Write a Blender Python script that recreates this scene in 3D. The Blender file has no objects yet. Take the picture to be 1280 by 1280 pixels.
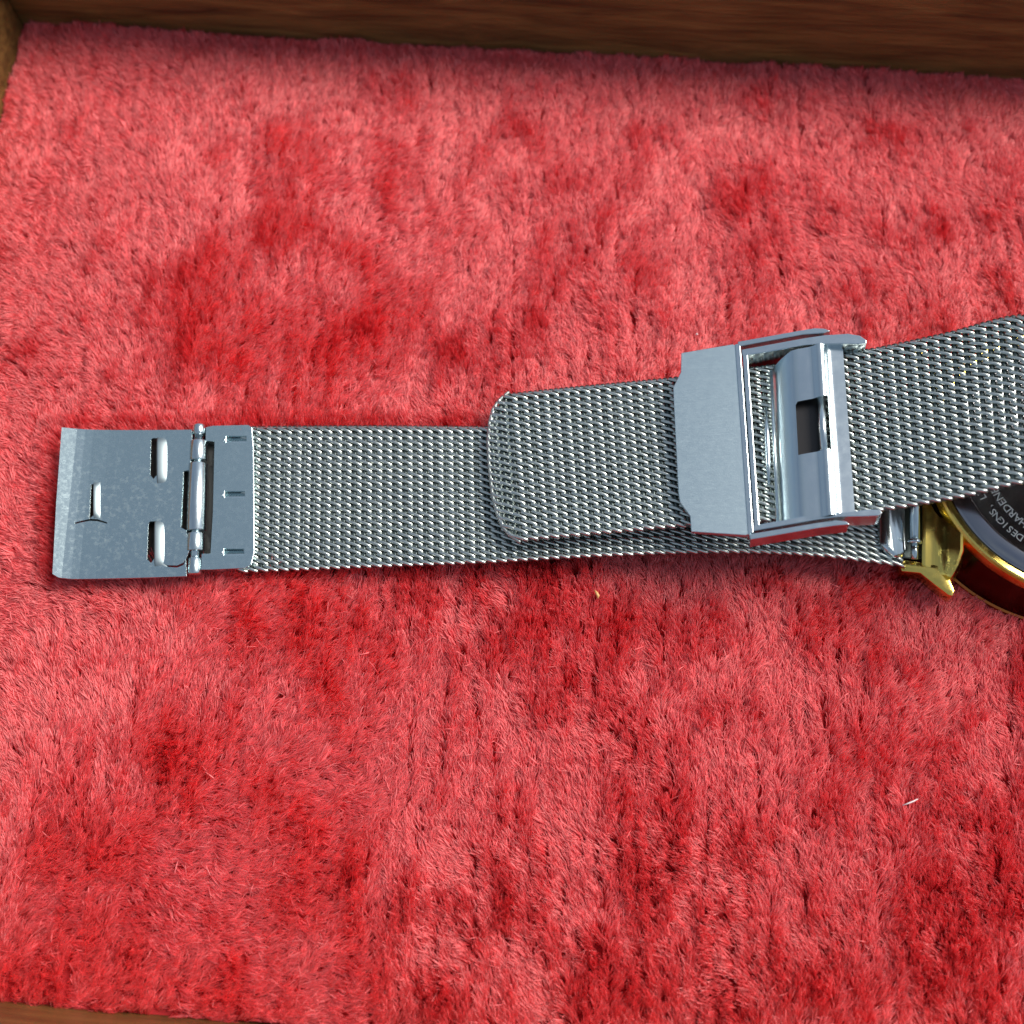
import bpy, bmesh, math, random
import numpy as np
from mathutils import Vector, Matrix

random.seed(7); rng = np.random.default_rng(7)
MM = 0.001
C = bpy.context.scene.collection
sc = bpy.context.scene

# ------------------------------------------------------------------ camera, sky, sun, exposure
TILT = math.radians(17.5); DIST = 131.0
cam = bpy.data.cameras.new('camera'); camo = bpy.data.objects.new('camera', cam); C.objects.link(camo); sc.camera = camo
cam.sensor_width = 36; cam.sensor_height = 36; cam.sensor_fit = 'HORIZONTAL'; cam.lens = 36.0
cam.clip_start = 0.005; cam.clip_end = 50
camo.location = (0, -DIST*math.sin(TILT)*MM, DIST*math.cos(TILT)*MM)
camo.rotation_euler = (TILT, 0, 0)
cam.dof.use_dof = True; cam.dof.focus_distance = 0.126; cam.dof.aperture_fstop = 17.0

SUN_EL = math.radians(47); SUN_AZ = math.radians(62)      # azimuth from +Y (towards the back rail), negative = left
w = bpy.data.worlds.new('World'); sc.world = w; w.use_nodes = True
nt = w.node_tree; nt.nodes.clear()
out = nt.nodes.new('ShaderNodeOutputWorld'); bg = nt.nodes.new('ShaderNodeBackground')
sky = nt.nodes.new('ShaderNodeTexSky'); sky.sky_type = 'NISHITA'; sky.sun_disc = False
sky.sun_elevation = SUN_EL; sky.sun_rotation = SUN_AZ; sky.dust_density = 2.5; sky.air_density = 1.0
# cloud noise added to the unseen sky to break up metal reflections
tc = nt.nodes.new('ShaderNodeTexCoord'); nz = nt.nodes.new('ShaderNodeTexNoise')
nz.inputs['Scale'].default_value = 2.6; nz.inputs['Detail'].default_value = 5; nz.inputs['Distortion'].default_value = .3
rp = nt.nodes.new('ShaderNodeValToRGB'); rp.color_ramp.elements[0].position = .40; rp.color_ramp.elements[1].position = .68
rp.color_ramp.elements[0].color = (0.2, .2, .2, 1); rp.color_ramp.elements[1].color = (.75, .75, .75, 1)
mx = nt.nodes.new('ShaderNodeMixRGB'); mx.inputs[2].default_value = (3.6, 4.1, 4.4, 1)
nt.links.new(tc.outputs['Generated'], nz.inputs['Vector']); nt.links.new(nz.outputs['Fac'], rp.inputs['Fac'])
nt.links.new(rp.outputs['Color'], mx.inputs[0]); nt.links.new(sky.outputs[0], mx.inputs[1])
nt.links.new(mx.outputs[0], bg.inputs['Color']); nt.links.new(bg.outputs[0], out.inputs[0])
bg.inputs['Strength'].default_value = 0.115
sl = bpy.data.lights.new('sun', 'SUN'); sl.energy = 4.2; sl.angle = math.radians(32); sl.color = (1, .95, .88)
so = bpy.data.objects.new('sun', sl); C.objects.link(so)
sd = Vector((math.sin(SUN_AZ)*math.cos(SUN_EL), math.cos(SUN_AZ)*math.cos(SUN_EL), math.sin(SUN_EL)))
so.rotation_euler = sd.to_track_quat('Z', 'Y').to_euler(); so.location = sd*0.5
sc.view_settings.view_transform = 'Standard'; sc.view_settings.look = 'None'
sc.view_settings.exposure = 0.0; sc.view_settings.gamma = 1.0
sc.cycles.max_bounces = 10; sc.cycles.glossy_bounces = 6; sc.cycles.diffuse_bounces = 4
sc.cycles.use_denoising = True

# ------------------------------------------------------------------ measuring helpers (all in millimetres)
CW = np.array([0, -DIST*math.sin(TILT), DIST*math.cos(TILT)])
ct, st_ = math.cos(TILT), math.sin(TILT)
def ray(px, py):
    x = (px-640)/1280; y = -(py-640)/1280
    return np.array([x, y*ct+st_, y*st_-ct])
def P(px, py, z=0.0):
    d = ray(px, py); t = (z-CW[2])/d[2]; return CW+t*d
def to_px(p):
    d = np.asarray(p, float)-CW
    x = d[..., 0]; y = d[..., 1]*ct+d[..., 2]*st_; z = -(-d[..., 1]*st_+d[..., 2]*ct)
    return np.stack([640+1280*x/z, 640-1280*y/z], -1)

class Plane:
    """a sloping plane through three measured points; outlines are laid out on it in mm"""
    def __init__(s, o, u, v):
        s.o = np.array(o, float); s.u = np.array(u, float)-s.o; s.u /= np.linalg.norm(s.u)
        vv = np.array(v, float)-s.o; n = np.cross(s.u, vv); s.n = n/np.linalg.norm(n)
        if s.n[2] < 0: s.n = -s.n
        s.v = np.cross(s.n, s.u)
    def uv(s, px, py):
        d = ray(px, py); t = np.dot(s.o-CW, s.n)/np.dot(d, s.n); q = CW+t*d-s.o
        return (float(np.dot(q, s.u)), float(np.dot(q, s.v)))
    def __call__(s, u, v, n=0.0): return s.o+s.u*u+s.v*v+s.n*n

# ------------------------------------------------------------------ materials
def newmat(name):
    m = bpy.data.materials.new(name); m.use_nodes = True
    return m, m.node_tree, m.node_tree.nodes['Principled BSDF']
def metal(name, col, rough, bump=0.0, bscale=4000, stretch=None, smudge=0.0, tarnish=None, stain=None, wscale=700, scratch=0.0):
    m, t, b = newmat(name)
    b.inputs['Base Color'].default_value = (*col, 1); b.inputs['Metallic'].default_value = 1; b.inputs['Roughness'].default_value = rough
    tc = t.nodes.new('ShaderNodeTexCoord'); mp = t.nodes.new('ShaderNodeMapping')
    t.links.new(tc.outputs['Object'], mp.inputs['Vector'])
    if stretch: mp.inputs['Scale'].default_value = stretch
    n = t.nodes.new('ShaderNodeTexNoise'); n.inputs['Scale'].default_value = bscale; n.inputs['Detail'].default_value = 3
    t.links.new(mp.outputs[0], n.inputs['Vector'])
    # wear: patchy roughness and stains
    n2 = t.nodes.new('ShaderNodeTexNoise'); n2.inputs['Scale'].default_value = wscale; n2.inputs['Detail'].default_value = 6
    n2.inputs['Roughness'].default_value = .65
    t.links.new(tc.outputs['Object'], n2.inputs['Vector'])
    r = t.nodes.new('ShaderNodeMapRange'); r.inputs['From Min'].default_value = .42; r.inputs['From Max'].default_value = .68
    r.inputs['To Min'].default_value = rough; r.inputs['To Max'].default_value = rough+.03+smudge
    t.links.new(n2.outputs['Fac'], r.inputs['Value']); t.links.new(r.outputs[0], b.inputs['Roughness'])
    if tarnish:
        rr = t.nodes.new('ShaderNodeMapRange'); rr.inputs['From Min'].default_value = .52; rr.inputs['From Max'].default_value = .72
        t.links.new(n2.outputs['Fac'], rr.inputs['Value'])
        mxx = t.nodes.new('ShaderNodeMixRGB'); mxx.inputs[1].default_value = (*col, 1); mxx.inputs[2].default_value = (*tarnish, 1)
        fac = rr.outputs[0]
        if stain:
            dv = t.nodes.new('ShaderNodeVectorMath'); dv.operation = 'DISTANCE'; dv.inputs[1].default_value = stain[0]
            t.links.new(tc.outputs['Object'], dv.inputs[0])
            ms = t.nodes.new('ShaderNodeMapRange'); ms.interpolation_type = 'SMOOTHSTEP'
            ms.inputs['From Min'].default_value = stain[1]; ms.inputs['From Max'].default_value = stain[1]*.3; ms.inputs['To Min'].default_value = .06; ms.inputs['To Max'].default_value = 1
            t.links.new(dv.outputs['Value'], ms.inputs['Value'])
            mu = t.nodes.new('ShaderNodeMath'); mu.operation = 'MULTIPLY'; t.links.new(fac, mu.inputs[0]); t.links.new(ms.outputs[0], mu.inputs[1]); fac = mu.outputs[0]
            ad = t.nodes.new('ShaderNodeMath'); ad.operation = 'MULTIPLY_ADD'; ad.inputs[1].default_value = .14; t.links.new(fac, ad.inputs[0]); t.links.new(r.outputs[0], ad.inputs[2])
            t.links.new(ad.outputs[0], b.inputs['Roughness'])
        t.links.new(fac, mxx.inputs[0]); t.links.new(mxx.outputs[0], b.inputs['Base Color'])
    if bump:
        bp = t.nodes.new('ShaderNodeBump'); bp.inputs['Strength'].default_value = bump; bp.inputs['Distance'].default_value = 0.0001
        t.links.new(n.outputs['Fac'], bp.inputs['Height']); t.links.new(bp.outputs[0], b.inputs['Normal'])
    if scratch:
        mp2 = t.nodes.new('ShaderNodeMapping'); mp2.inputs['Rotation'].default_value = (0, 0, .5); mp2.inputs['Scale'].default_value = (1, 60, 1)
        t.links.new(tc.outputs['Object'], mp2.inputs['Vector'])
        n3 = t.nodes.new('ShaderNodeTexNoise'); n3.inputs['Scale'].default_value = 260; n3.inputs['Detail'].default_value = 2
        t.links.new(mp2.outputs[0], n3.inputs['Vector'])
        sr = t.nodes.new('ShaderNodeMapRange'); sr.inputs['From Min'].default_value = .70; sr.inputs['From Max'].default_value = .80
        t.links.new(n3.outputs['Fac'], sr.inputs['Value'])
        b2 = t.nodes.new('ShaderNodeBump'); b2.inputs['Strength'].default_value = scratch; b2.inputs['Distance'].default_value = 0.0001
        t.links.new(sr.outputs[0], b2.inputs['Height'])
        if bump: t.links.new(bp.outputs[0], b2.inputs['Normal'])
        t.links.new(b2.outputs[0], b.inputs['Normal'])
    return m
M_wire = metal('wire_steel', (.60, .64, .61), .31, .25, 2500)
M_lip = metal('dimmed_lip_steel', (.34, .41, .43), .45)  # darker than the plate, to hold down sun glare on the lugs
M_plate = metal('stamped_steel', (.54, .67, .69), .25, .10, 1500, None, .03, None, None, 1500, .10)
M_cover = metal('stained_steel', (.54, .67, .69), .25, .10, 1500, None, .03, (.60, .70, .69), ((-.067, -.0015, .002), .013), 1900, .10)
M_brush = metal('brushed_steel', (.54, .66, .70), .36, .25, 1300, (.12, 12, 1), .0, None, None, 1500)
M_polish = metal('polished_steel', (.60, .69, .72), .21, .06, 900, None, .02)
M_gold = metal('gold_plating', (.92, .68, .17), .13, .1, 700, None, .15)
M_side = metal('side_dark_reflection', (.04, .022, .02), .12, .0, 700, None, .1)  # dark reflection on the case side put into the base colour
M_copper = metal('copper_bezel', (.50, .15, .04), .25, .0, 700, None, .1)
M_back = metal('case_back_steel', (.33, .33, .36), .13, .0, 1800, None, .05)
M_etch = metal('etched_steel', (.95, .95, .90), .8, .1, 6000)
M_shade = metal('shade_dark_inner_steel', (.13, .16, .155), .45)  # dark colour carries the shade inside the mesh and behind the link
M_rim = metal('dull_rim_steel', (.40, .44, .43), .5)
M_dark, t, b = newmat('slot_shade_steel'); b.inputs['Base Color'].default_value = (.06, .055, .05, 1); b.inputs['Metallic'].default_value = .6; b.inputs['Roughness'].default_value = .5  # shade of the slots and hinge gap put into the colour
M_floor, t, b = newmat('dark_floor'); b.inputs['Base Color'].default_value = (.02, .018, .018, 1); b.inputs['Roughness'].default_value = .35  # near-black sheet seen through the lever window

def wood(name):
    m, t, b = newmat(name)
    tc = t.nodes.new('ShaderNodeTexCoord'); mp = t.nodes.new('ShaderNodeMapping'); mp.inputs['Scale'].default_value = (1, 11, 13)
    t.links.new(tc.outputs['Object'], mp.inputs['Vector'])
    a = t.nodes.new('ShaderNodeTexNoise'); a.inputs['Scale'].default_value = 55; a.inputs['Detail'].default_value = 9; a.inputs['Roughness'].default_value = .62; a.inputs['Distortion'].default_value = .6
    t.links.new(mp.outputs[0], a.inputs['Vector'])
    cr = t.nodes.new('ShaderNodeValToRGB'); e = cr.color_ramp.elements
    e[0].position = .32; e[0].color = (.07, .034, .010, 1); e[1].position = .74; e[1].color = (.27, .155, .045, 1)
    x = e.new(.52); x.color = (.17, .092, .026, 1)
    t.links.new(a.outputs['Fac'], cr.inputs[0]); t.links.new(cr.outputs[0], b.inputs['Base Color'])
    b.inputs['Roughness'].default_value = .42
    f = t.nodes.new('ShaderNodeTexNoise'); f.inputs['Scale'].default_value = 260; f.inputs['Detail'].default_value = 5
    t.links.new(mp.outputs[0], f.inputs['Vector'])
    bp = t.nodes.new('ShaderNodeBump'); bp.inputs['Strength'].default_value = .6; bp.inputs['Distance'].default_value = .0003
    t.links.new(f.outputs['Fac'], bp.inputs['Height']); t.links.new(bp.outputs[0], b.inputs['Normal'])
    return m
M_wood = wood('varnished_walnut')

# plush fibres
M_pile = bpy.data.materials.new('red_plush_fibre'); M_pile.use_nodes = True
t = M_pile.node_tree; b = t.nodes['Principled BSDF']
hi = t.nodes.new('ShaderNodeHairInfo')
cr = t.nodes.new('ShaderNodeValToRGB'); e = cr.color_ramp.elements
e[0].position = 0; e[0].color = (.24, .004, .007, 1); e[1].position = 1; e[1].color = (.74, .21, .21, 1)
x = e.new(.55); x.color = (.46, .013, .021, 1); x = e.new(.88); x.color = (.60, .050, .060, 1)
t.links.new(hi.outputs['Random'], cr.inputs[0]); t.links.new(cr.outputs[0], b.inputs['Base Color'])
b.inputs['Roughness'].default_value = .5; b.inputs['Specular IOR Level'].default_value = .35
tr = t.nodes.new('ShaderNodeBsdfTranslucent'); t.links.new(cr.outputs[0], tr.inputs['Color'])
m1 = t.nodes.new('ShaderNodeMixShader'); m1.inputs[0].default_value = .35
hr = t.nodes.new('ShaderNodeBsdfHair'); hr.component = 'Reflection'; hr.inputs['Color'].default_value = (.43, .155, .155, 1)
hr.inputs['RoughnessU'].default_value = .22; hr.inputs['RoughnessV'].default_value = .8
m2 = t.nodes.new('ShaderNodeAddShader')
t.links.new(b.outputs[0], m1.inputs[1]); t.links.new(tr.outputs[0], m1.inputs[2])
t.links.new(m1.outputs[0], m2.inputs[0]); t.links.new(hr.outputs[0], m2.inputs[1])
t.links.new(m2.outputs[0], t.nodes['Material Output'].inputs['Surface'])
M_base, t, b = newmat('plush_backing_weave'); b.inputs['Base Color'].default_value = (.30, .008, .012, 1); b.inputs['Roughness'].default_value = .9

# ------------------------------------------------------------------ object helpers
def tag(o, label=None, cat=None, group=None, kind=None):
    for k, v in (('label', label), ('category', cat), ('group', group), ('kind', kind)):
        if v: o[k] = v
    return o
def mesh_obj(name, verts, faces, mat, parent=None, smooth=True, loc=(0, 0, 0)):
    """verts in world mm"""
    me = bpy.data.meshes.new(name)
    v = (np.asarray(verts, float)-np.asarray(loc, float))*MM
    me.from_pydata(v.tolist(), [], faces)
    me.materials.append(mat)
    if smooth: me.polygons.foreach_set('use_smooth', [True]*len(me.polygons))
    me.update()
    o = bpy.data.objects.new(name, me); C.objects.link(o)
    if parent: o.parent = parent
    return o
def thing(name, loc, label, cat, group=None):
    o = bpy.data.objects.new(name, None); C.objects.link(o)
    o.location = Vector(loc)*MM; o.empty_display_size = .005
    return tag(o, label, cat, group)

def tube(path, r, sides=8, caps=True):
    path = np.asarray(path, float); n = len(path)
    tan = np.gradient(path, axis=0); tan /= np.linalg.norm(tan, axis=1)[:, None]
    up = np.array([0, 0, 1.0]) if abs(tan[0][2]) < .9 else np.array([0, 1.0, 0])
    V = []; F = []; nn = np.cross(tan[0], up); nn /= np.linalg.norm(nn)
    rr = np.full(n, r) if np.isscalar(r) else np.asarray(r)
    for i in range(n):
        nn = nn-tan[i]*np.dot(nn, tan[i]); nn /= np.linalg.norm(nn); bb = np.cross(tan[i], nn)
        for j in range(sides):
            a = 2*math.pi*j/sides; V.append(path[i]+rr[i]*(math.cos(a)*nn+math.sin(a)*bb))
    for i in range(n-1):
        for j in range(sides):
            k = (j+1) % sides
            F.append((i*sides+j, i*sides+k, (i+1)*sides+k, (i+1)*sides+j))
    if caps:
        F.append(tuple(range(sides))[::-1]); F.append(tuple((n-1)*sides+j for j in range(sides)))
    return V, F

def sheet(name, pl, outer, holes, n0, n1, mat, parent, cuts=(), fn=None, bevel=.0, smooth=False, vcuts=(), root=(0, 0, 0)):
    """plate with holes: outline (u,v) mm on plane pl, from n0 to n1, cut along u lines and bent by fn(u,v,n)->(u,v,n)"""
    bm = bmesh.new()
    edges = []
    for loop in [outer]+list(holes):
        vs = [bm.verts.new((a, b_, n0)) for a, b_ in loop]
        edges += [bm.edges.new((vs[i], vs[(i+1) % len(vs)])) for i in range(len(vs))]
    bmesh.ops.triangle_fill(bm, use_beauty=True, use_dissolve=False, edges=edges, normal=(0, 0, -1))
    r = bmesh.ops.extrude_face_region(bm, geom=bm.faces[:])
    bmesh.ops.translate(bm, verts=[g for g in r['geom'] if isinstance(g, bmesh.types.BMVert)], vec=(0, 0, n1-n0))
    bmesh.ops.recalc_face_normals(bm, faces=bm.faces[:])
    bmesh.ops.dissolve_limit(bm, angle_limit=.01, verts=bm.verts[:], edges=bm.edges[:])
    if bevel:
        es = [e for e in bm.edges if len(e.link_faces) == 2 and e.calc_face_angle(0) > .6]
        bmesh.ops.bevel(bm, geom=es, offset=bevel, segments=2, affect='EDGES', profile=.5, clamp_overlap=True)
    for c in cuts: bmesh.ops.bisect_plane(bm, geom=bm.verts[:]+bm.edges[:]+bm.faces[:], plane_co=(c, 0, 0), plane_no=(1, 0, 0))
    for c in vcuts: bmesh.ops.bisect_plane(bm, geom=bm.verts[:]+bm.edges[:]+bm.faces[:], plane_co=(0, c, 0), plane_no=(0, 1, 0))
    bmesh.ops.triangulate(bm, faces=[f for f in bm.faces if len(f.verts) > 4])
    for v in bm.verts:
        q = tuple(v.co)
        if fn: q = fn(*q)
        v.co = Vector((pl(*q)-np.asarray(root))*MM)
    me = bpy.data.meshes.new(name); bm.to_mesh(me); bm.free(); me.materials.append(mat)
    if smooth:
        me.polygons.foreach_set('use_smooth', [True]*len(me.polygons)); me.update(); me.set_sharp_from_angle(angle=math.radians(32))
    o = bpy.data.objects.new(name, me); C.objects.link(o)
    if parent: o.parent = parent
    return o
def px_loop(pl, pts): return [pl.uv(*p) for p in pts]
def rect_px(pl, x0, y0, x1, y1, lean=0.0):
    h = lean*(y1-y0)
    return px_loop(pl, [(x0, y0), (x1, y0), (x1+h, y1), (x0+h, y1)])
def arc(cx, cy, r, a0, a1, n):
    return [(cx+r*math.cos(math.radians(a0+(a1-a0)*i/n)), cy+r*math.sin(math.radians(a0+(a1-a0)*i/n))) for i in range(n+1)]

# ------------------------------------------------------------------ noise for the pile
def vnoise(x, y, cell, seed):
    r = np.random.default_rng(seed); g = r.random((256, 256))
    gx = x/cell+100; gy = y/cell+100
    ix = np.floor(gx).astype(int); iy = np.floor(gy).astype(int); fx = gx-ix; fy = gy-iy
    fx = fx*fx*(3-2*fx); fy = fy*fy*(3-2*fy)
    a = g[ix % 256, iy % 256]; b_ = g[(ix+1) % 256, iy % 256]; c = g[ix % 256, (iy+1) % 256]; d = g[(ix+1) % 256, (iy+1) % 256]
    return (a*(1-fx)+b_*fx)*(1-fy)+(c*(1-fx)+d*fx)*fy
def fnoise(x, y, cell, seed): return (vnoise(x, y, cell, seed)+.5*vnoise(x, y, cell*.47, seed+1)+.25*vnoise(x, y, cell*.22, seed+2))/1.75

# ------------------------------------------------------------------ wooden tray
# corner of the lining and the direction of the back rail
cor = P(30, 27, 0); far = P(1280, 96, 0)
ax = (far-cor); ax[2] = 0; ax /= np.linalg.norm(ax); ay = np.array([-ax[1], ax[0], 0])
front_d = float(np.dot(P(0, 1256, 0)-cor, -ay))           # depth of the tray from back to front rail
TL = 180.0                                                   # inner length
tray_root = cor+ax*TL/2-ay*front_d/2; tray_root = np.array([tray_root[0], tray_root[1], -6.0])
tray = thing('wooden_tray', tray_root, 'dark brown varnished wooden tray with low rails around the red plush', 'tray')
def rail(name, a0, a1, b0, b1, z0, z1, along_y=False, nseg=60):
    """box in tray coordinates (a along back rail, b towards the back, from the inner corner), slightly worn top edges"""
    bm = bmesh.new(); bmesh.ops.create_cube(bm, size=1)
    L = (a1-a0, b1-b0, z1-z0)
    for v in bm.verts: v.co = Vector((v.co.x*L[0], v.co.y*L[1], v.co.z*L[2]))
    bmesh.ops.bevel(bm, geom=bm.edges[:], offset=.7, segments=3, affect='EDGES')
    for i in range(1, nseg):
        if along_y: bmesh.ops.bisect_plane(bm, geom=bm.verts[:]+bm.edges[:]+bm.faces[:], plane_co=(0, -L[1]/2+L[1]*i/nseg, 0), plane_no=(0, 1, 0))
        else: bmesh.ops.bisect_plane(bm, geom=bm.verts[:]+bm.edges[:]+bm.faces[:], plane_co=(-L[0]/2+L[0]*i/nseg, 0, 0), plane_no=(1, 0, 0))
    ctr = cor+ax*(a0+a1)/2+ay*(b0+b1)/2
    for v in bm.verts:
        s = v.co.y if along_y else v.co.x
        wob = .12*math.sin(s*.13+a0)+.10*math.sin(s*.31+b0)
        if along_y: v.co.x += wob
        else: v.co.y += wob
        v.co *= MM
    me = bpy.data.meshes.new(name); bm.to_mesh(me); bm.free(); me.materials.append(M_wood)
    me.polygons.foreach_set('use_smooth', [True]*len(me.polygons)); me.set_sharp_from_angle(angle=math.radians(40))
    o = bpy.data.objects.new(name, me); C.objects.link(o); o.parent = tray
    o.location = Vector((ctr[0]-tray_root[0], ctr[1]-tray_root[1], (z0+z1)/2-tray_root[2]))*MM
    o.rotation_euler = (0, 0, math.atan2(ax[1], ax[0]))
    return o
rail('back_rail', -9, TL+9, 0, 9, -5, 16.6)
rail('front_rail', -9, TL+9, -front_d-9, -front_d, -5, 16.6)
rail('side_rail', -9, -.02, -front_d+.02, -.02, -5, 16.2, True)
rail('side_rail', TL+.02, TL+9, -front_d+.02, -.02, -5, 16.2, True)
rail('base_board', -9, TL+9, -front_d-9, 9, -9, -5.02)

# ------------------------------------------------------------------ lower strap / upper strap surfaces
class Ribbon:
    """strap surface through measured cross lines (far edge, near edge), in mm"""
    def __init__(s, stations):
        A = np.array([a for a, b_ in stations], float); B = np.array([b_ for a, b_ in stations], float)
        def cr(Q, n=40):
            out = []
            Q = np.vstack([2*Q[0]-Q[1], Q, 2*Q[-1]-Q[-2]])
            for i in range(1, len(Q)-2):
                for k in range(n):
                    t_ = k/n; p0, p1, p2, p3 = Q[i-1:i+3]
                    out.append(.5*((2*p1)+(-p0+p2)*t_+(2*p0-5*p1+4*p2-p3)*t_**2+(-p0+3*p1-3*p2+p3)*t_**3))
            out.append(Q[-2]); return np.array(out)
        s.A = cr(A); s.B = cr(B); M = (s.A+s.B)/2
        s.cum = np.concatenate([[0], np.cumsum(np.linalg.norm(np.diff(M, axis=0), axis=1))]); s.L = s.cum[-1]
        tan = np.gradient(M, axis=0); tan /= np.linalg.norm(tan, axis=1)[:, None]; s.T = tan
        cr_ = s.A-s.B; cr_ /= np.linalg.norm(cr_, axis=1)[:, None]
        N = np.cross(tan, cr_); N /= np.linalg.norm(N, axis=1)[:, None]; s.N = N
    def at(s, d, v, n):
        d = np.asarray(d, float); v = np.asarray(v, float)[..., None]; n = np.asarray(n, float)[..., None]
        def ip(Q): return np.stack([np.interp(d, s.cum, Q[:, k]) for k in range(3)], -1)
        a = ip(s.A); b_ = ip(s.B); N = ip(s.N); T = ip(s.T)
        over = np.where(d < 0, d, np.where(d > s.L, d-s.L, 0))[..., None]
        return a*(1+v)/2+b_*(1-v)/2+N*n+T*over

low = Ribbon([
    (P(296, 531, 1.3), P(292, 717, 1.3)),
    (P(400, 530, 1.5), P(396, 713, 1.7)),
    (P(500, 530, 1.6), P(500, 709, 2.4)),
    (P(600, 531, 1.7), P(603, 705, 3.2)),
    (P(740, 533, 1.8), P(748, 697, 4.2)),
    (P(880, 536, 2.2), P(894, 692, 4.8)),
    (P(1000, 540, 2.6), P(1016, 696, 4.6)),
    (P(1090, 545, 3.2), P(1124, 709, 3.8)),
])
tcl = P(1280, 392, 17.5)
upp = Ribbon([
    (P(607, 493, 3.6), P(622, 680, 5.6)),
    (P(700, 483, 4.2), P(714, 672, 6.4)),
    (P(845, 469, 5.6), P(862, 659, 7.8)),
    (P(960, 454, 7.6), P(975, 652, 9.4)),
    (P(1080, 435, 10.2), P(1098, 640, 11.6)),
    (P(1180, 414, 13.0), P(1198, 624, 14.2)),
    (P(1280, 391, 16.2), P(1298, 604, 17.2)),
    ((64, 15, 19.6), (64, -5, 19.8)),
    ((80, 15.5, 21.6), (80, -4.5, 21.8)),
    ((94, 15.6, 19.5), (94, -4.4, 19.5)),
    ((101, 15.6, 12), (101, -4.4, 12)),
    ((98, 15.6, 5.5), (98, -4.4, 5.5)),
    ((92.5, 15.6, 3.6), (92.5, -4.4, 3.6)),
])

# ------------------------------------------------------------------ the watch
WR = (20.0, 0.0, 0.0)
watch = thing('wristwatch', WR, 'wristwatch lying face down, steel mesh strap folded across it on red plush', 'watch')
def wobj(name, V, F, mat, parent, smooth=True): return mesh_obj(name, V, F, mat, parent, smooth, WR)
def wsheet(name, pl, outer, holes, n0, n1, mat, parent, **k): return sheet(name, pl, outer, holes, n0, n1, mat, parent, root=WR, **k)

PITCH = 1.30; CROSS = .915; WIRE = .222
def coils(rib, parent, s0, s1, vlim=None, seg=12, sides=6):
    k = 0; d = s0
    while d < s1:
        lo, hi_ = (-1.0, 1.0) if vlim is None else vlim(d-s0)
        half = 10.0
        y0, y1 = lo*half+WIRE, hi_*half-WIRE
        turns = max(1, int(round((y1-y0)/CROSS))) if vlim else 21
        i0 = 0
        tt = np.linspace(0, 2*math.pi*turns, turns*seg+1)
        a = .93; c = .22
        # end turns tighten so the side edge of the strap stays straight
        yy = y0+(y1-y0)*tt/tt[-1]-c*np.cos(tt)
        jit = rng.normal(0, .022, 3)
        vq = np.clip(yy, y0-.05, y1+.05)/half; sq = d+jit[0]+a*np.cos(tt)
        na_ = .27
        if vlim:
            lim = np.interp(np.abs(vq), [0, .35, .60, .78, .90, 1.0], [-.25, -.15, .2, .75, 1.6, 2.9])+.12
            na_ = .27-.20*np.clip((lim+.5-sq)/.6, 0, 1); sq = np.maximum(sq, lim)
        path = rib.at(sq, vq, na_*np.sin(tt)+jit[1])
        V, F = tube(path, WIRE, sides, True)
        # cross rods added behind the mesh holes, darkened to put shade in them
        nf = len(F)
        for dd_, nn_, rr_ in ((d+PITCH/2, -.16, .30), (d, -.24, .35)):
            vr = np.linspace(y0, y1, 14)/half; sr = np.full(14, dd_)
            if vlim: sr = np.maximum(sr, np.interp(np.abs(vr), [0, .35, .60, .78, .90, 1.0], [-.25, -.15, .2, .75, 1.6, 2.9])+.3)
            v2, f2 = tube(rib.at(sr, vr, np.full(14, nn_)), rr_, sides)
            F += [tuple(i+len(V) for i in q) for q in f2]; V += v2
        o = wobj('wire_coil', V, F, M_wire, parent); o.data.materials.append(M_shade)
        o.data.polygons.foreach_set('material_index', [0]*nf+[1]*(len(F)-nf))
        d += PITCH; k += 1
    return k
# lower strap
s_low = wobj('mesh_strap', *tube(low.at(np.linspace(.2, .6, 3), np.zeros(3), np.full(3, -.1)), .05, 4), M_wire, watch)
# the strap's own body: the folded edge wires that run inside its two sides
def edge_core(rib, d0, d1, n=60):
    V = []; F = []
    for vv in (-.955, .955):
        ds = np.linspace(d0, d1, n); v_, f_ = tube(rib.at(ds, np.full(n, vv), np.zeros(n)), .10, 5)
        F += [tuple(i+len(V) for i in q) for q in f_]; V += v_
    return V, F
bpy.data.objects.remove(s_low)
s_low = wobj('mesh_strap', *edge_core(low, .6, low.L-.4), M_wire, watch)
n1 = coils(low, s_low, .9, low.L-.2)
s_up = wobj('mesh_strap', *edge_core(upp, 3.2, upp.L-.4), M_wire, watch)
s_up['label'] = 'free length of mesh strap with a clipped rounded end, passing through the slider'
def endlim(d):       # clipped, slightly bulging free end
    # width available at distance d from the tip
    v = float(np.interp(d+.30+.60, [-.25, .2, .75, 1.6, 2.9], [.22, .60, .78, .90, 1.0]))
    return (-v, v)
# tip bulge: coils near the end stay within a shallow arc
n2 = coils(upp, s_up, .30, upp.L-.2, endlim)
# welded rim round the clipped end
rim = [(2.9, 1.0), (1.6, .90), (.75, .78), (.2, .60), (-.15, .35), (-.25, 0), (-.15, -.35), (.2, -.60), (.75, -.78), (1.6, -.90), (2.9, -1.0)]
dd = np.interp(np.linspace(0, 10, 61), range(11), [r[0] for r in rim]); vv = np.interp(np.linspace(0, 10, 61), range(11), [r[1] for r in rim])
V, F = tube(upp.at(dd, vv, np.full(61, -.06)), .23, 8); wobj('end_rim', V, F, M_rim, s_up)

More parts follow.
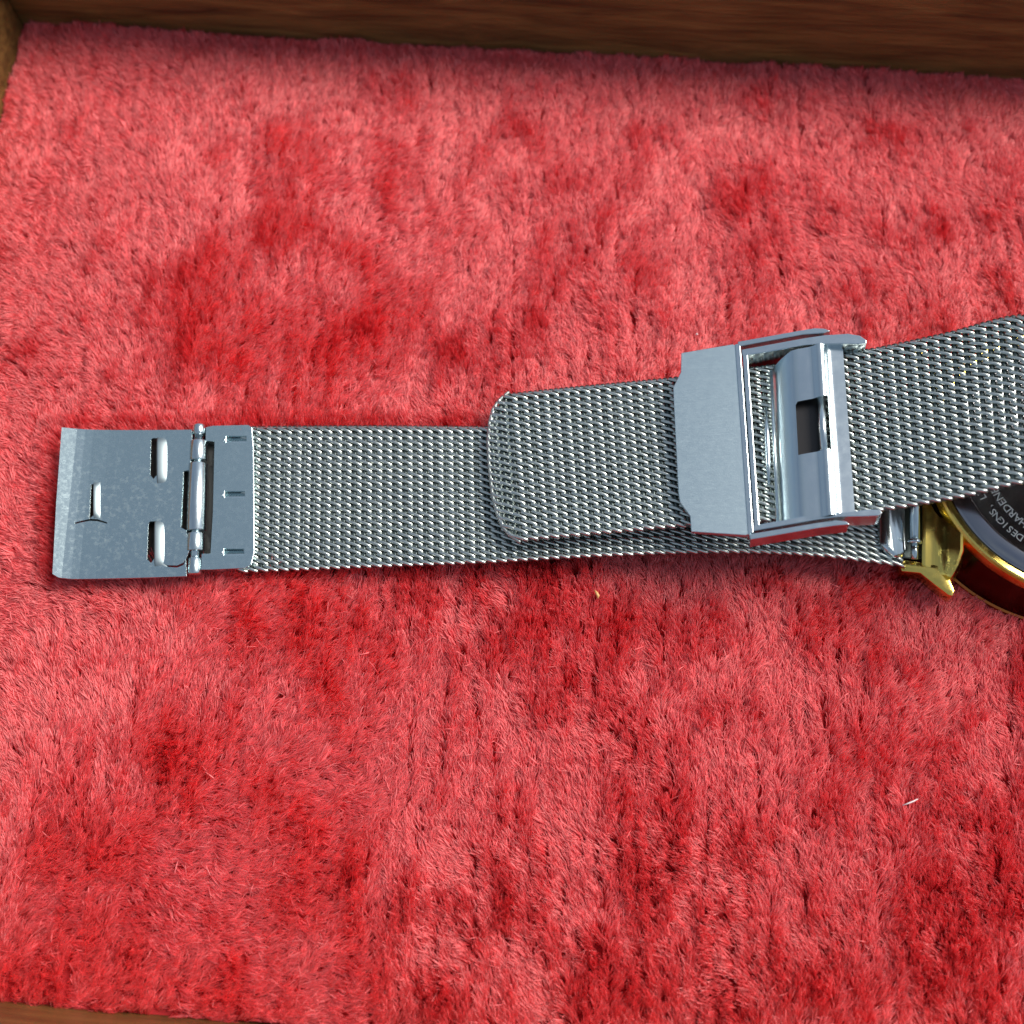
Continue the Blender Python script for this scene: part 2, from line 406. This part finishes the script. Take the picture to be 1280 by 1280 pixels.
# --- strap end plate with three slots (left end of the lower strap)
pB = Plane(P(262, 625, 2.15), P(318, 624, 2.15), P(258, 533, 2.15))
outer = px_loop(pB, [(257, 534), (266, 532), (310, 531), (315, 534), (317, 560), (318, 690), (314, 706), (306, 710), (262, 712), (251, 712), (252, 692), (263, 692), (266, 640), (268, 552), (257, 551)])
slots = [(280, 545), (278, 614), (277, 686)]
holes = [rect_px(pB, x+3, y, x+28, y+8, 0) for x, y in slots]
plB = wsheet('end_plate', pB, outer, holes, -1.25, 0, M_plate, watch, bevel=.10)
for x, y in slots:     # each slot has a pressed tongue: a sloping strip and a bright end
    def slope(u, v, n, y0=pB.uv(x, y)[1], y1=pB.uv(x, y+9)[1]):
        k = (v-y0)/(y1-y0); return (u, v, n-.62*(1-k)**1.3)
    o = wsheet('slot_tongue', pB, rect_px(pB, x+2, y+.5, x+29, y+8.5), [], -.25, -.03, M_polish, plB, vcuts=[pB.uv(x, y+q)[1] for q in (2, 3.5, 5, 6.5)], fn=slope)
    u, v = pB.uv(x, y+5)
    V, F = tube([pB(u+.1, v+.34, .0), pB(u+.1, v+.18, .04), pB(u+.1, v, .05), pB(u+.1, v-.18, .04), pB(u+.1, v-.36, 0)], [.04, .11, .15, .12, .04], 8)
    wobj('slot_lip', V, F, M_polish, plB)

# --- fold-over cover plate
pA = Plane(P(160, 630, 2.3), P(240, 628, 2.1), P(166, 537, 2.2))
outer = px_loop(pA, [(80, 537), (90, 537), (240, 538), (241, 545), (240, 570), (238, 588), (230, 590), (227, 660), (234, 664), (237, 690), (233, 700), (234, 721), (90, 724), (75, 723), (68, 719), (73, 630)])
holes = [px_loop(pA, [(189, 550), (191, 548), (198, 548), (198, 592), (192, 599), (188, 594)]),
         px_loop(pA, [(186, 654), (188, 652), (195, 652), (195, 696), (189, 704), (184, 699)]),
         px_loop(pA, [(114, 606), (118, 605), (118, 643), (112, 649)]),
         px_loop(pA, [(94, 654), (103, 651), (113, 648.6), (122, 649), (134, 653), (134, 654.6), (122, 651.5), (113, 651), (103, 653), (94, 655.6)]),
         px_loop(pA, [(203, 704), (210, 707), (222, 707.5), (230, 704), (232, 700), (232, 703), (230, 707), (222, 710), (209, 709), (202, 706)])]
uA = lambda x: pA.uv(x, 630)[0]
c1, c2, c3, c4 = uA(88), uA(98), uA(108), uA(128)
def bendA(u, v, n):
    z = 0.0
    sh = -.0085*(v)                                       # folds follow the slight lean of the plate
    for c, s_ in ((c4, .04), (c3, .09), (c2, .08), (c1, .10)):
        if u < c+sh: z += (c+sh-u)*s_*.8
    z += .012*max(0, u-c4)**2*.2
    # dents pressed into the tongue area
    return (u, v, n+z)
plA = wsheet('cover_plate', pA, outer, holes, -.42, 0, M_cover, watch, bevel=.05, cuts=[c1, c2, c3, c4, uA(80), uA(150), uA(180), uA(215)], fn=bendA)
def louvre(name, x, y0, y1, wpx, hgt, par):
    """half-opened pressed lug: rises from the right and stands open on its left"""
    V = []; F = []; nu, nv = 9, 15
    for th in (0, .28):
        for j in range(nv+1):
            kv = j/nv; yy = y0+(y1-y0)*kv
            env = (1-abs(2*kv-1)**4.0)**.6
            for i in range(nu+1):
                ku = i/nu; xx = x+wpx*ku*(1.0)
                u, v = pA.uv(xx, yy)
                h = hgt*env*(math.cos(ku*math.pi/2)**.9)
                V.append(pA(u, v, h-th+.02))
    n = (nu+1)*(nv+1)
    for j in range(nv):
        for i in range(nu):
            a = j*(nu+1)+i; b_ = a+1; c = a+nu+2; d = a+nu+1
            F.append((a, d, c, b_)); F.append((a+n, b_+n, c+n, d+n))
    for j in range(nv):
        a = j*(nu+1); d = a+nu+1; F.append((a, a+n, d+n, d))
    return wobj(name, V, F, M_lip, par)
louvre('catch_lug', 197, 546, 606, 15, .42, plA)
louvre('catch_lug', 194, 650, 710, 15, .42, plA)
louvre('catch_tongue', 117.5, 603, 648, 8, .3, plA)

# --- hinge between cover plate and end plate
hz = 1.75
h0 = P(249.5, 531, hz); h1 = P(243.5, 719, hz)
def hx(y): k = (y-531)/(719-531); return h0+(h1-h0)*k
def barrel(name, y0, y1, r, mat, par, ch=.12):
    a, b_ = hx(y0), hx(y1); d = (b_-a); L = np.linalg.norm(d); d /= L
    V, F = tube([a, a+d*ch*.4, a+d*ch, b_-d*ch, b_-d*ch*.4, b_], [r-ch, r-ch*.35, r, r, r-ch*.35, r-ch], 28)
    o = wobj(name, V, F, mat, par); o.data.set_sharp_from_angle(angle=math.radians(50)); return o
V, F = tube([hx(535), hx(715)], .62, 16); wobj('hinge_pin', V, F, M_polish, plA)
barrel('hinge_knuckle', 531, 545, .86, M_polish, plA, .25); barrel('hinge_knuckle', 553, 578.5, 1.12, M_polish, plA)
barrel('hinge_knuckle', 669, 691, 1.12, M_polish, plA); barrel('hinge_knuckle', 698, 719, .86, M_polish, plA, .25)
barrel('hinge_knuckle', 582, 666.5, 1.22, M_polish, plA)
# strip of the folding arm that leaves the middle knuckle on the left
pH = Plane(P(240, 628, 1.35), P(260, 628, 1.35), P(240, 540, 1.35))
wsheet('folding_arm', pH, px_loop(pH, [(235, 592), (247, 592), (244, 658), (232, 658)]), [], -.9, 0, M_polish, plA, bevel=.08)
wsheet('folding_arm', pH, px_loop(pH, [(257, 560), (262, 560), (259, 690), (253, 690)]), [], -1.1, -.9, M_dark, plA)  # dark strip in the gap right of the hinge, shade in its colour
# lower leaf of the clasp seen through the slots, coloured dark for the shade in the gaps
pU = Plane(P(160, 630, .75), P(240, 628, .75), P(166, 537, .75))
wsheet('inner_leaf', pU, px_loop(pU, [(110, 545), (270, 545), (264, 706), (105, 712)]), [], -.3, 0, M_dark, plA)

# ------------------------------------------------------------------ slider buckle on the upper strap
buck_root = wobj('slider_buckle', *tube([(0, 0, 0), (0, 0, 1)], .1, 4), M_polish, watch)
bpy.data.objects.remove(buck_root)
pC = Plane(P(925, 550, 10.2), P(1062, 528, 12.4), P(918, 430, 9.3))
g = lambda L: px_loop(pC, L)
outer = g([(851.5, 441), (916, 430), (921, 432), (937, 667), (932, 669), (864, 664.5), (862.5, 645), (850, 628), (848, 616), (842, 500), (841.5, 484), (851, 465)])
slider = wsheet('slider_buckle', pC, outer, [], -.75, 0, M_brush, watch, bevel=.08)
slider['label'] = 'brushed steel slider buckle with stepped corners'
fr = []
# outer frame: bar and two thin outer strips with deep side walls
wsheet('frame_bar', pC, g([(918.5, 430.5), (925.5, 429.5), (942, 666), (935, 669)]), [], -1.6, .10, M_polish, slider, bevel=.10)
wsheet('frame_arm', pC, g([(922, 427.5), (1000, 413.5), (1018, 410.5), (1030, 411), (1038, 414), (1030, 416.5), (1004, 418.6), (923, 433.5)]), [], -2.6, .12, M_polish, slider, bevel=.10)
wsheet('frame_arm', pC, g([(936, 668), (1020, 654), (1045, 650.5), (1058, 652), (1062, 656), (1045, 657.5), (1020, 661), (938, 675)]), [], -2.6, .12, M_polish, slider, bevel=.10)
# inner frame: second bar and two arms that end in rounded ears
wsheet('inner_bar', pC, g([(928, 440), (934.5, 438.5), (949.5, 658), (943, 660)]), [], -1.6, .02, M_polish, slider, bevel=.10)
wsheet('inner_arm', pC, g([(927, 437), (1006, 422.5), (1030, 419), (1060, 417), (1075, 419.5), (1083, 425), (1083.5, 429), (1074, 430.5), (1048, 430), (1022, 430.5), (1005, 432), (928, 445.5)]), [], -6.2, .05, M_polish, slider, bevel=.12)
wsheet('inner_arm', pC, g([(941, 657), (1000, 646), (1030, 642), (1060, 640), (1085, 636.5), (1100, 637), (1103, 641), (1098, 645), (1075, 646), (1047, 646.5), (1024, 649.5), (942, 664)]), [], -3.0, .05, M_polish, slider, bevel=.12)
# lever: a bent sheet with a window
ul = lambda x: pC.uv(x, 535)[0]
_a = pC.uv(1055, 445); _b = pC.uv(1069, 635); LK = (_b[0]-_a[0])/(_b[1]-_a[1]); LV = pC.uv(1000, 535)[1]
sh = lambda u, v, n: pC(u+LK*(v-LV), v, n)
uv_ = lambda x, y: pC.uv(x, y)
prof = [(966, -2.3), (970, -1.75), (975, -1.25), (981, -.80), (988, -.36), (994, -.08), (1000, .05), (1012, .10), (1020, .12),
        (1024, .30), (1028, .48), (1032, .52), (1036, .42), (1039, .10), (1041, -.55), (1046, -.75), (1055, -.8), (1064, -.85)]
pu = [ul(a) for a, _ in prof]; pn = [b_ for _, b_ in prof]
# refine profile smoothly
pu2 = np.linspace(pu[0], pu[-1], 70); pn2 = np.interp(pu2, pu, pn); ker = np.array([1, 2, 1])/4
for _ in range(2): pn2 = np.concatenate([[pn2[0]], np.convolve(pn2, ker, 'valid'), [pn2[-1]]])
tl = uv_(1000, 434)[1]; bl = uv_(1012, 647)[1]
def lev(u, v, n):
    u = u+(0.0)
    z = float(np.interp(u, pu2, pn2)); return (u+LK*(v-LV), v, n+z)
lo_u, hi_u = pu[0], pu[-1]
vt = uv_(1030, 431)[1]; vb = uv_(1010, 649)[1]
out_l = [(lo_u, vt-1.3), (pu[3], vt-.5), (pu[5], vt), (hi_u-.4, vt), (hi_u, vt-.6), (hi_u, vb+.3), (hi_u-.3, vb), (lo_u, vb)]
wx0, wx1 = ul(996), ul(1038.5)
vy0 = uv_(1015, 499)[1]; vy1 = uv_(1015, 566)[1]
hole = [(wx0+.25, vy0), (wx1, vy0), (wx1, vy1), (wx0, vy1), (wx0, vy0-.4)]
wsheet('lever', pC, out_l, [hole], -.26, 0, M_polish, slider, cuts=list(pu2[1:-1]), vcuts=[vy0+.05, vy1-.05], fn=lev, smooth=True)
# pin seen in the window, and the floor under it
pa = sh((ul(1029)), vy0+.3, -.12); pb = sh((ul(1029)), vy1-.3, -.12)
V, F = tube([pa, pb], .50, 20); wobj('spring_pin', V, F, M_polish, slider)
V, F = tube([sh(ul(967), vt-1.6, -1.3), sh(ul(967), vb+.6, -1.3)], .20, 14); wobj('roller_bar', V, F, M_polish, slider)
V, F = tube([sh(ul(958), vy0+.6, -1.5), sh(ul(958), vy0-3, -1.25), sh(ul(958), vy1+.5, -1.25), sh(ul(958), vy1-2.6, -1.5)], [.15, .34, .34, .15], 12); wobj('spring_clip', V, F, M_polish, slider)
wsheet('lever_floor', pC, [(ul(985), vy0+2), (ul(1036), vy0+2), (ul(1036), vy1-2), (ul(985), vy1-2)], [], -1.35, -1.1, M_floor, slider, fn=lambda u, v, n: (u+LK*(v-LV), v, n))

# ------------------------------------------------------------------ case, seen from the back
cc = P(1344, 568, 6.2); CX, CY = cc[0]-.2, cc[1]-.55
def lathe(name, prof, mat, parent, n=128, cx=CX, cy=CY):
    V = []; F = []
    for r, z in prof:
        for j in range(n):
            a = 2*math.pi*j/n; V.append((cx+r*math.cos(a), cy+r*math.sin(a), z))
    for i in range(len(prof)-1):
        for j in range(n):
            k = (j+1) % n; F.append((i*n+j, i*n+k, (i+1)*n+k, (i+1)*n+j))
    F.append(tuple(range(n))[::-1]); F.append(tuple((len(prof)-1)*n+j for j in range(n)))
    o = wobj(name, V, F, mat, parent); o.data.set_sharp_from_angle(angle=math.radians(25)); return o
case = lathe('case', [(17.8, 4.3), (17.8, 4.9), (17.7, 5.6), (17.5, 5.9), (17.3, 6.0), (16.75, 6.0), (16.55, 5.8), (16.5, 5.2)], M_gold, watch)
lathe('case_side', [(18.6, .3), (19.7, .45), (19.6, .9), (18.9, 2.0), (18.4, 3.1), (17.9, 4.1), (17.7, 4.5), (16.7, 4.6)], M_side, case)
lathe('bezel', [(17.5, -.9), (19.4, -.8), (19.85, -.5), (20.0, -.1), (19.95, .2), (19.7, .38), (18.9, .40)], M_copper, case)
case['label'] = 'gold plated round case lying on its glass'
cb = lathe('case_back', [(16.45, 5.0), (16.42, 5.75), (16.2, 5.95), (14.9, 6.45), (14.6, 6.48), (14.45, 6.40), (11.0, 6.36), (.4, 6.36), (.1, 6.36)], M_back, case)
# spring-bar wall and lugs
for sgn, (lx) in ((-1, 0), (1, 1)):
    pass
pL = Plane(P(1150, 700, 3.4), P(1200, 700, 4.4), P(1150, 650, 3.4))
wsheet('lug', pL, px_loop(pL, [(1124, 703), (1134, 700), (1152, 703), (1176, 707), (1183, 709), (1193, 738), (1191, 745), (1186, 744), (1170, 732), (1150, 716), (1127, 714)]), [], -3.2, 0, M_gold, case, bevel=.16, smooth=True)
pw = Plane(P(1150, 650, 3.9), P(1200, 650, 5.6), P(1150, 600, 3.9))
wsheet('lug_bridge', pw, px_loop(pw, [(1153, 560), (1206, 560), (1205, 688), (1199, 706), (1190, 722), (1182, 719), (1151, 706)]), [], -3.4, 0, M_gold, case, bevel=.4, smooth=True,
       cuts=[pw.uv(x, 650)[0] for x in (1158, 1163, 1168, 1174, 1180, 1188)], fn=lambda u, v, n: (u, v, n-.9*math.exp(-((u-1.9)/1.5)**2)))
fl = [(u_, -v_) for u_, v_ in px_loop(pL, [(1124, 703), (1134, 700), (1152, 703), (1176, 707), (1183, 709), (1193, 738), (1191, 745), (1186, 744), (1166, 731), (1146, 720), (1127, 715)])]
pL2 = Plane((pL.o[0], 2*CY-pL.o[1], pL.o[2]), (pL.o[0]+1, 2*CY-pL.o[1], pL.o[2]+pL.u[2]/pL.u[0]), (pL.o[0], 2*CY-pL.o[1]+5, pL.o[2]))
wsheet('lug', pL2, fl, [], -3.2, 0, M_gold, case, bevel=.35, smooth=True)
# lugs on the far side of the case (beyond the frame)
for sg in (-1, 1):
    pR = Plane((CX+19, CY+sg*9.5, 3.4), (CX+14, CY+sg*9.5, 4.4), (CX+19, CY+sg*9.5+3, 3.4))
    wsheet('lug', pR, [(-2.8, -1.2), (5, -1.6), (6, 1.4), (-2.4, 1.2)], [], -3.2, 0, M_gold, case, bevel=.35, smooth=True)
# strap end link and spring bar
pE = Plane(P(1110, 660, 4.6), P(1130, 660, 4.6), P(1108, 600, 4.6))
wsheet('end_link', pE, px_loop(pE, [(1100, 560), (1134, 560), (1134, 690), (1129, 697), (1118, 698), (1106, 690), (1098, 680)]), [], -2.0, 0, M_polish, watch, bevel=.5, smooth=True,
       cuts=[pE.uv(x, 650)[0] for x in (1104, 1108, 1112, 1116, 1120, 1124, 1128)], fn=lambda u, v, n: (u, v, n+.5*math.cos((u+.2)*1.1)+.25*math.sin(v*1.9)*(1 if v < -1.2 else 0)))
wsheet('link_gap_fill', Plane(P(1110, 660, 2.6), P(1130, 660, 2.6), P(1108, 600, 2.6)), [(-2.2, -3.6), (5.2, -4.2), (5.2, 9), (-2.2, 9)], [], -1.2, 0, M_shade, watch, bevel=.2)  # sheet added to fill the gap, its dark colour standing for shade
a = P(1143, 560, 4.5); b_ = P(1143, 675, 4.5); c = P(1143, 678, 4.5); d = P(1143, 699, 4.2)
V, F = tube([a, b_], .62, 20); wobj('spring_bar', V, F, M_polish, watch)
V, F = tube([P(1143, 674, 4.5), P(1143, 676, 4.5), P(1143, 679, 4.5), P(1143, 680, 4.5)], [.62, .85, .85, .5], 20); wobj('spring_bar_collar', V, F, M_polish, watch)
V, F = tube([c, d], .42, 16); wobj('spring_bar_tip', V, F, M_polish, watch)
# engraved wording round the case back
def ring_text(txt, r, size, a_first, step):
    dg = None
    for i, ch in enumerate(txt):
        if ch == ' ': continue
        cu = bpy.data.curves.new('letter', 'FONT'); cu.body = ch; cu.size = size; cu.align_x = 'CENTER'; cu.align_y = 'CENTER'; cu.extrude = .02; cu.offset = .015; cu.resolution_u = 3
        to = bpy.data.objects.new('letter', cu); C.objects.link(to)
        bpy.context.view_layer.update(); dg = bpy.context.evaluated_depsgraph_get()
        me = bpy.data.meshes.new_from_object(to.evaluated_get(dg)); bpy.data.objects.remove(to); bpy.data.curves.remove(cu)
        a = math.radians(a_first-step*i)
        rot = a-math.pi/2
        for v in me.vertices:
            x, y, z = v.co
            X = CX+r*math.cos(a)+x*math.cos(rot)-y*math.sin(rot); Y = CY+r*math.sin(a)+x*math.sin(rot)+y*math.cos(rot)
            v.co = Vector((X-WR[0], Y-WR[1], 6.385+z-WR[2]))*MM
        me.materials.clear(); me.materials.append(M_etch)
        o = bpy.data.objects.new('letter', me); C.objects.link(o); o.parent = cb
def ang(px, py):
    q = P(px, py, 6.4); return math.degrees(math.atan2(q[1]-CY, q[0]-CX)), math.hypot(q[0]-CX, q[1]-CY)
aD, rD = ang(1274, 672); aL, rL = ang(1233, 625); aA, rA = ang(1272, 648); aN, rN = ang(1253, 626)
if aD < 0: aD += 360
if aL < 0: aL += 360
if aA < 0: aA += 360
if aN < 0: aN += 360
print('text', aD, rD, aL, rL, aA, rA, aN, rN)
s1 = (aD-aL)/8.3
ring_text('SKAGEN DESIGNS, LTD.', (rD+rL)/2, 1.25, aD+7*s1, s1)
s2 = (aA-aN)/3.2
ring_text('WATER RESISTANT HARDENED', (rA+rN)/2, 1.35, aA+17*s2, s2)

# ------------------------------------------------------------------ small litter on the plush
def fleck(name, px, py, pts, r, mat, label, cat):
    q = P(px, py, .9); V, F = tube([q+np.array(p) for p in pts], r, 6)
    o = mesh_obj(name, V, F, mat, None, True, q); o.location = Vector(q)*MM; return tag(o, label, cat)
M_lint, t, b = newmat('white_lint'); b.inputs['Base Color'].default_value = (.8, .72, .72, 1); b.inputs['Roughness'].default_value = .6
M_husk, t, b = newmat('straw_chip'); b.inputs['Base Color'].default_value = (.75, .42, .16, 1); b.inputs['Roughness'].default_value = .4
fleck('lint_thread', 1138, 1003, [(-1.0, -.35, 0), (-.3, -.1, .15), (.3, .12, .15), (.95, .4, 0)], [.04, .09, .09, .04], M_lint, 'short white lint thread on the plush towards the lower right corner', 'lint')
fleck('straw_chip', 746, 743, [(-.25, .55, 0), (-.05, .2, .1), (.15, -.2, .1), (.1, -.55, 0)], [.05, .2, .22, .05], M_husk, 'tiny straw coloured chip on the plush just below the mesh strap', 'chip')
fleck('dust_speck', 871, 418, [(-.15, 0, 0), (.0, .03, .05), (.15, 0, 0)], [.06, .16, .06], M_lint, 'tiny pale dust speck on the plush above the slider buckle', 'speck')

# ------------------------------------------------------------------ plush lining: backing sheet and pile
def in_tray(x, y, m=0):
    a = (x-cor[0])*ax[0]+(y-cor[1])*ax[1]; b2 = (x-cor[0])*ay[0]+(y-cor[1])*ay[1]
    return (a > m) & (a < TL-m) & (b2 < -m) & (b2 > -front_d+m)
BZ = -1.1
V = []; F = []; na, nb = 90, 70
for j in range(nb+1):
    for i in range(na+1):
        p = cor+ax*(TL*i/na)-ay*(front_d*j/nb); V.append((p[0], p[1], BZ+.25*math.sin(i*1.7)*math.sin(j*2.3)))
for j in range(nb):
    for i in range(na): a_ = j*(na+1)+i; F.append((a_, a_+na+1, a_+na+2, a_+1))
lin = mesh_obj('plush_lining', V, F, M_base); lin['kind'] = 'structure'

def build_pile():
    sx, sy, per = 1.02, .62, 24
    X0, X1, Y0, Y1 = -92, 96, -72, 80
    gx = np.arange(X0, X1, sx); gy = np.arange(Y0, Y1, sy); GX, GY = np.meshgrid(gx, gy); GX = GX.ravel(); GY = GY.ravel()
    GX = GX+rng.normal(0, .20, GX.size)+.35*(fnoise(GX, GY, 9, 50)-.5); GY = GY+rng.normal(0, .18, GY.size)
    # tray-aligned weave rows
    k = math.atan2(ax[1], ax[0])*.7; GX, GY = GX*math.cos(k)-GY*math.sin(k), GX*math.sin(k)+GY*math.cos(k)
    px = to_px(np.stack([GX, GY, np.zeros_like(GX)], -1))
    vis = (px[:, 0] > -110) & (px[:, 0] < 1390) & (px[:, 1] > -60) & (px[:, 1] < 1390) & in_tray(GX, GY, .05)
    GX, GY = GX[vis], GY[vis]; px = px[vis]; nT = GX.size
    # nap direction: large swirls, then tufts
    fx = px[:, 0]/1280; fy = px[:, 1]/1280
    base = 88+24*(fx-.5)-(1-fx)*(fy-.2)*55              # degrees, image-like directions
    leftn = np.clip(1-fx*4.5, 0, 1)*np.clip(1.25-fy, 0, 1)
    base = base*(1-leftn)+172*leftn
    phi = np.radians(base)+3.0*(fnoise(GX, GY, 24, 11)-.5)+1.5*(fnoise(GX, GY, 6, 21)-.5)+1.0*(vnoise(GX*1.6, GY*.5, 2.0, 23)-.5)+rng.normal(0, .14, nT)
    bx, by = px[:, 0], px[:, 1]
    upright = .36*np.exp(-((by-430)/130)**2)*np.clip((760-bx)/300, 0, 1)*np.clip(.4+bx/300, 0, 1)+.30*np.exp(-((by-790)/100)**2)*np.clip(1.2-np.abs(bx-600)/600, 0, 1)+.12*np.exp(-((bx-230)/120)**2-((by-940)/60)**2)
    lean = 1.08+1.35*(fnoise(GX, GY, 8, 31)-.47)+.62*(vnoise(GX*1.6, GY*.5, 2.2, 33)-.5)+.5*(vnoise(GX*1.3, GY*.8, 4.2, 35)-.5)+rng.normal(0, .08, nT)-upright
    lean = np.clip(lean, .10, 1.34)
    hgt = 2.0+.45*(fnoise(GX, GY, 5, 41)-.5)+rng.normal(0, .09, nT)
    row = np.round(GX/2.04)  # woven rows: alternate rows a little shorter
    hgt += .16*np.cos(GX*2*math.pi/2.3+2*fnoise(GX, GY, 14, 61))
    side = np.sign(np.cos(GX*2*math.pi/2.1+3*fnoise(GX, GY, 20, 71)))
    phi += side*(.34*fnoise(GX, GY, 12, 77))
    # fibres
    idx = np.repeat(np.arange(nT), per); N = idx.size
    rx = GX[idx]+rng.normal(0, .26, N); ry = GY[idx]+rng.normal(0, .21, N)
    ph = phi[idx]+rng.normal(0, .20, N); le = np.clip(lean[idx]+rng.normal(0, .11, N), .02, 1.42)
    L = hgt[idx]*np.clip(rng.normal(1, .10, N), .6, 1.3)
    stray = rng.random(N) < .012
    ph[stray] += rng.normal(0, 1.0, stray.sum()); L[stray] *= 1.18
    # crushed under the strap, clasp and case
    foot = np.zeros(N, bool)
    pr = to_px(np.stack([rx, ry, np.full(N, 1.0)], -1))
    inside = (pr[:, 0] > 70) & (pr[:, 0] < 1130) & (pr[:, 1] > 545) & (pr[:, 1] < 702)
    rim_ = (((pr[:, 1] > 524) & (pr[:, 1] <= 545) & (pr[:, 0] > 60) & (pr[:, 0] < 600)) | ((pr[:, 1] >= 702) & (pr[:, 1] < 722) & (pr[:, 0] > 60) & (pr[:, 0] < 760)) | ((pr[:, 0] > 52) & (pr[:, 0] <= 70) & (pr[:, 1] > 530) & (pr[:, 1] < 725)))
    le[rim_] *= .62; L[rim_] *= 1.22
    incase = (rx-CX)**2+(ry-CY)**2 < 18.8**2
    le[inside] = np.maximum(le[inside], 1.05); L[inside] *= .8; L[incase] *= .35
    lug = (pr[:, 0] > 1110) & (pr[:, 0] < 1215) & (pr[:, 1] > 540) & (pr[:, 1] < 735); L[lug] *= .6
    K = 5; tpar = np.linspace(0, 1, K)
    pos = np.zeros((N, K, 3), np.float32); cx_ = rx.copy(); cy_ = ry.copy(); cz = np.full(N, BZ-.02)
    for i in range(K):
        pos[:, i, 0] = cx_; pos[:, i, 1] = cy_; pos[:, i, 2] = cz
        if i < K-1:
            th = le*(.35+1.05*((i+.6)/(K-1))); th = np.minimum(th, 1.52)
            s_ = L/(K-1)
            cx_ = cx_+s_*np.sin(th)*np.cos(ph); cy_ = cy_+s_*np.sin(th)*np.sin(ph); cz = cz+s_*np.cos(th)
            ph = ph+rng.normal(0, .10, N)
    # fibres that would run into a rail are cut short
    for _ in range(3):
        bad = ~in_tray(pos[:, -1, 0], pos[:, -1, 1], .05)
        pos[bad, :, :2] = pos[bad, :1, :2]+(pos[bad, :, :2]-pos[bad, :1, :2])*.45
    keep = in_tray(pos[:, -1, 0], pos[:, -1, 1], .0); pos = pos[keep]; N = len(pos)
    cu = bpy.data.hair_curves.new('plush_pile'); cu.add_curves([K]*N)
    cu.attributes['position'].data.foreach_set('vector', (pos*MM).reshape(-1))
    if 'radius' not in cu.attributes: cu.attributes.new('radius', 'FLOAT', 'POINT')
    rad = np.array([.050, .050, .047, .040, .020])[None, :]*rng.uniform(.75, 1.25, N)[:, None]
    cu.attributes['radius'].data.foreach_set('value', (rad*MM).astype(np.float32).reshape(-1))
    cu.materials.append(M_pile)
    o = bpy.data.objects.new('plush_pile', cu); C.objects.link(o); o['kind'] = 'stuff'
    o['label'] = 'soft crimson plush pile lining the wooden tray'
    o['category'] = 'plush'
    print('fibres', N, 'coils', n1, n2)
build_pile()
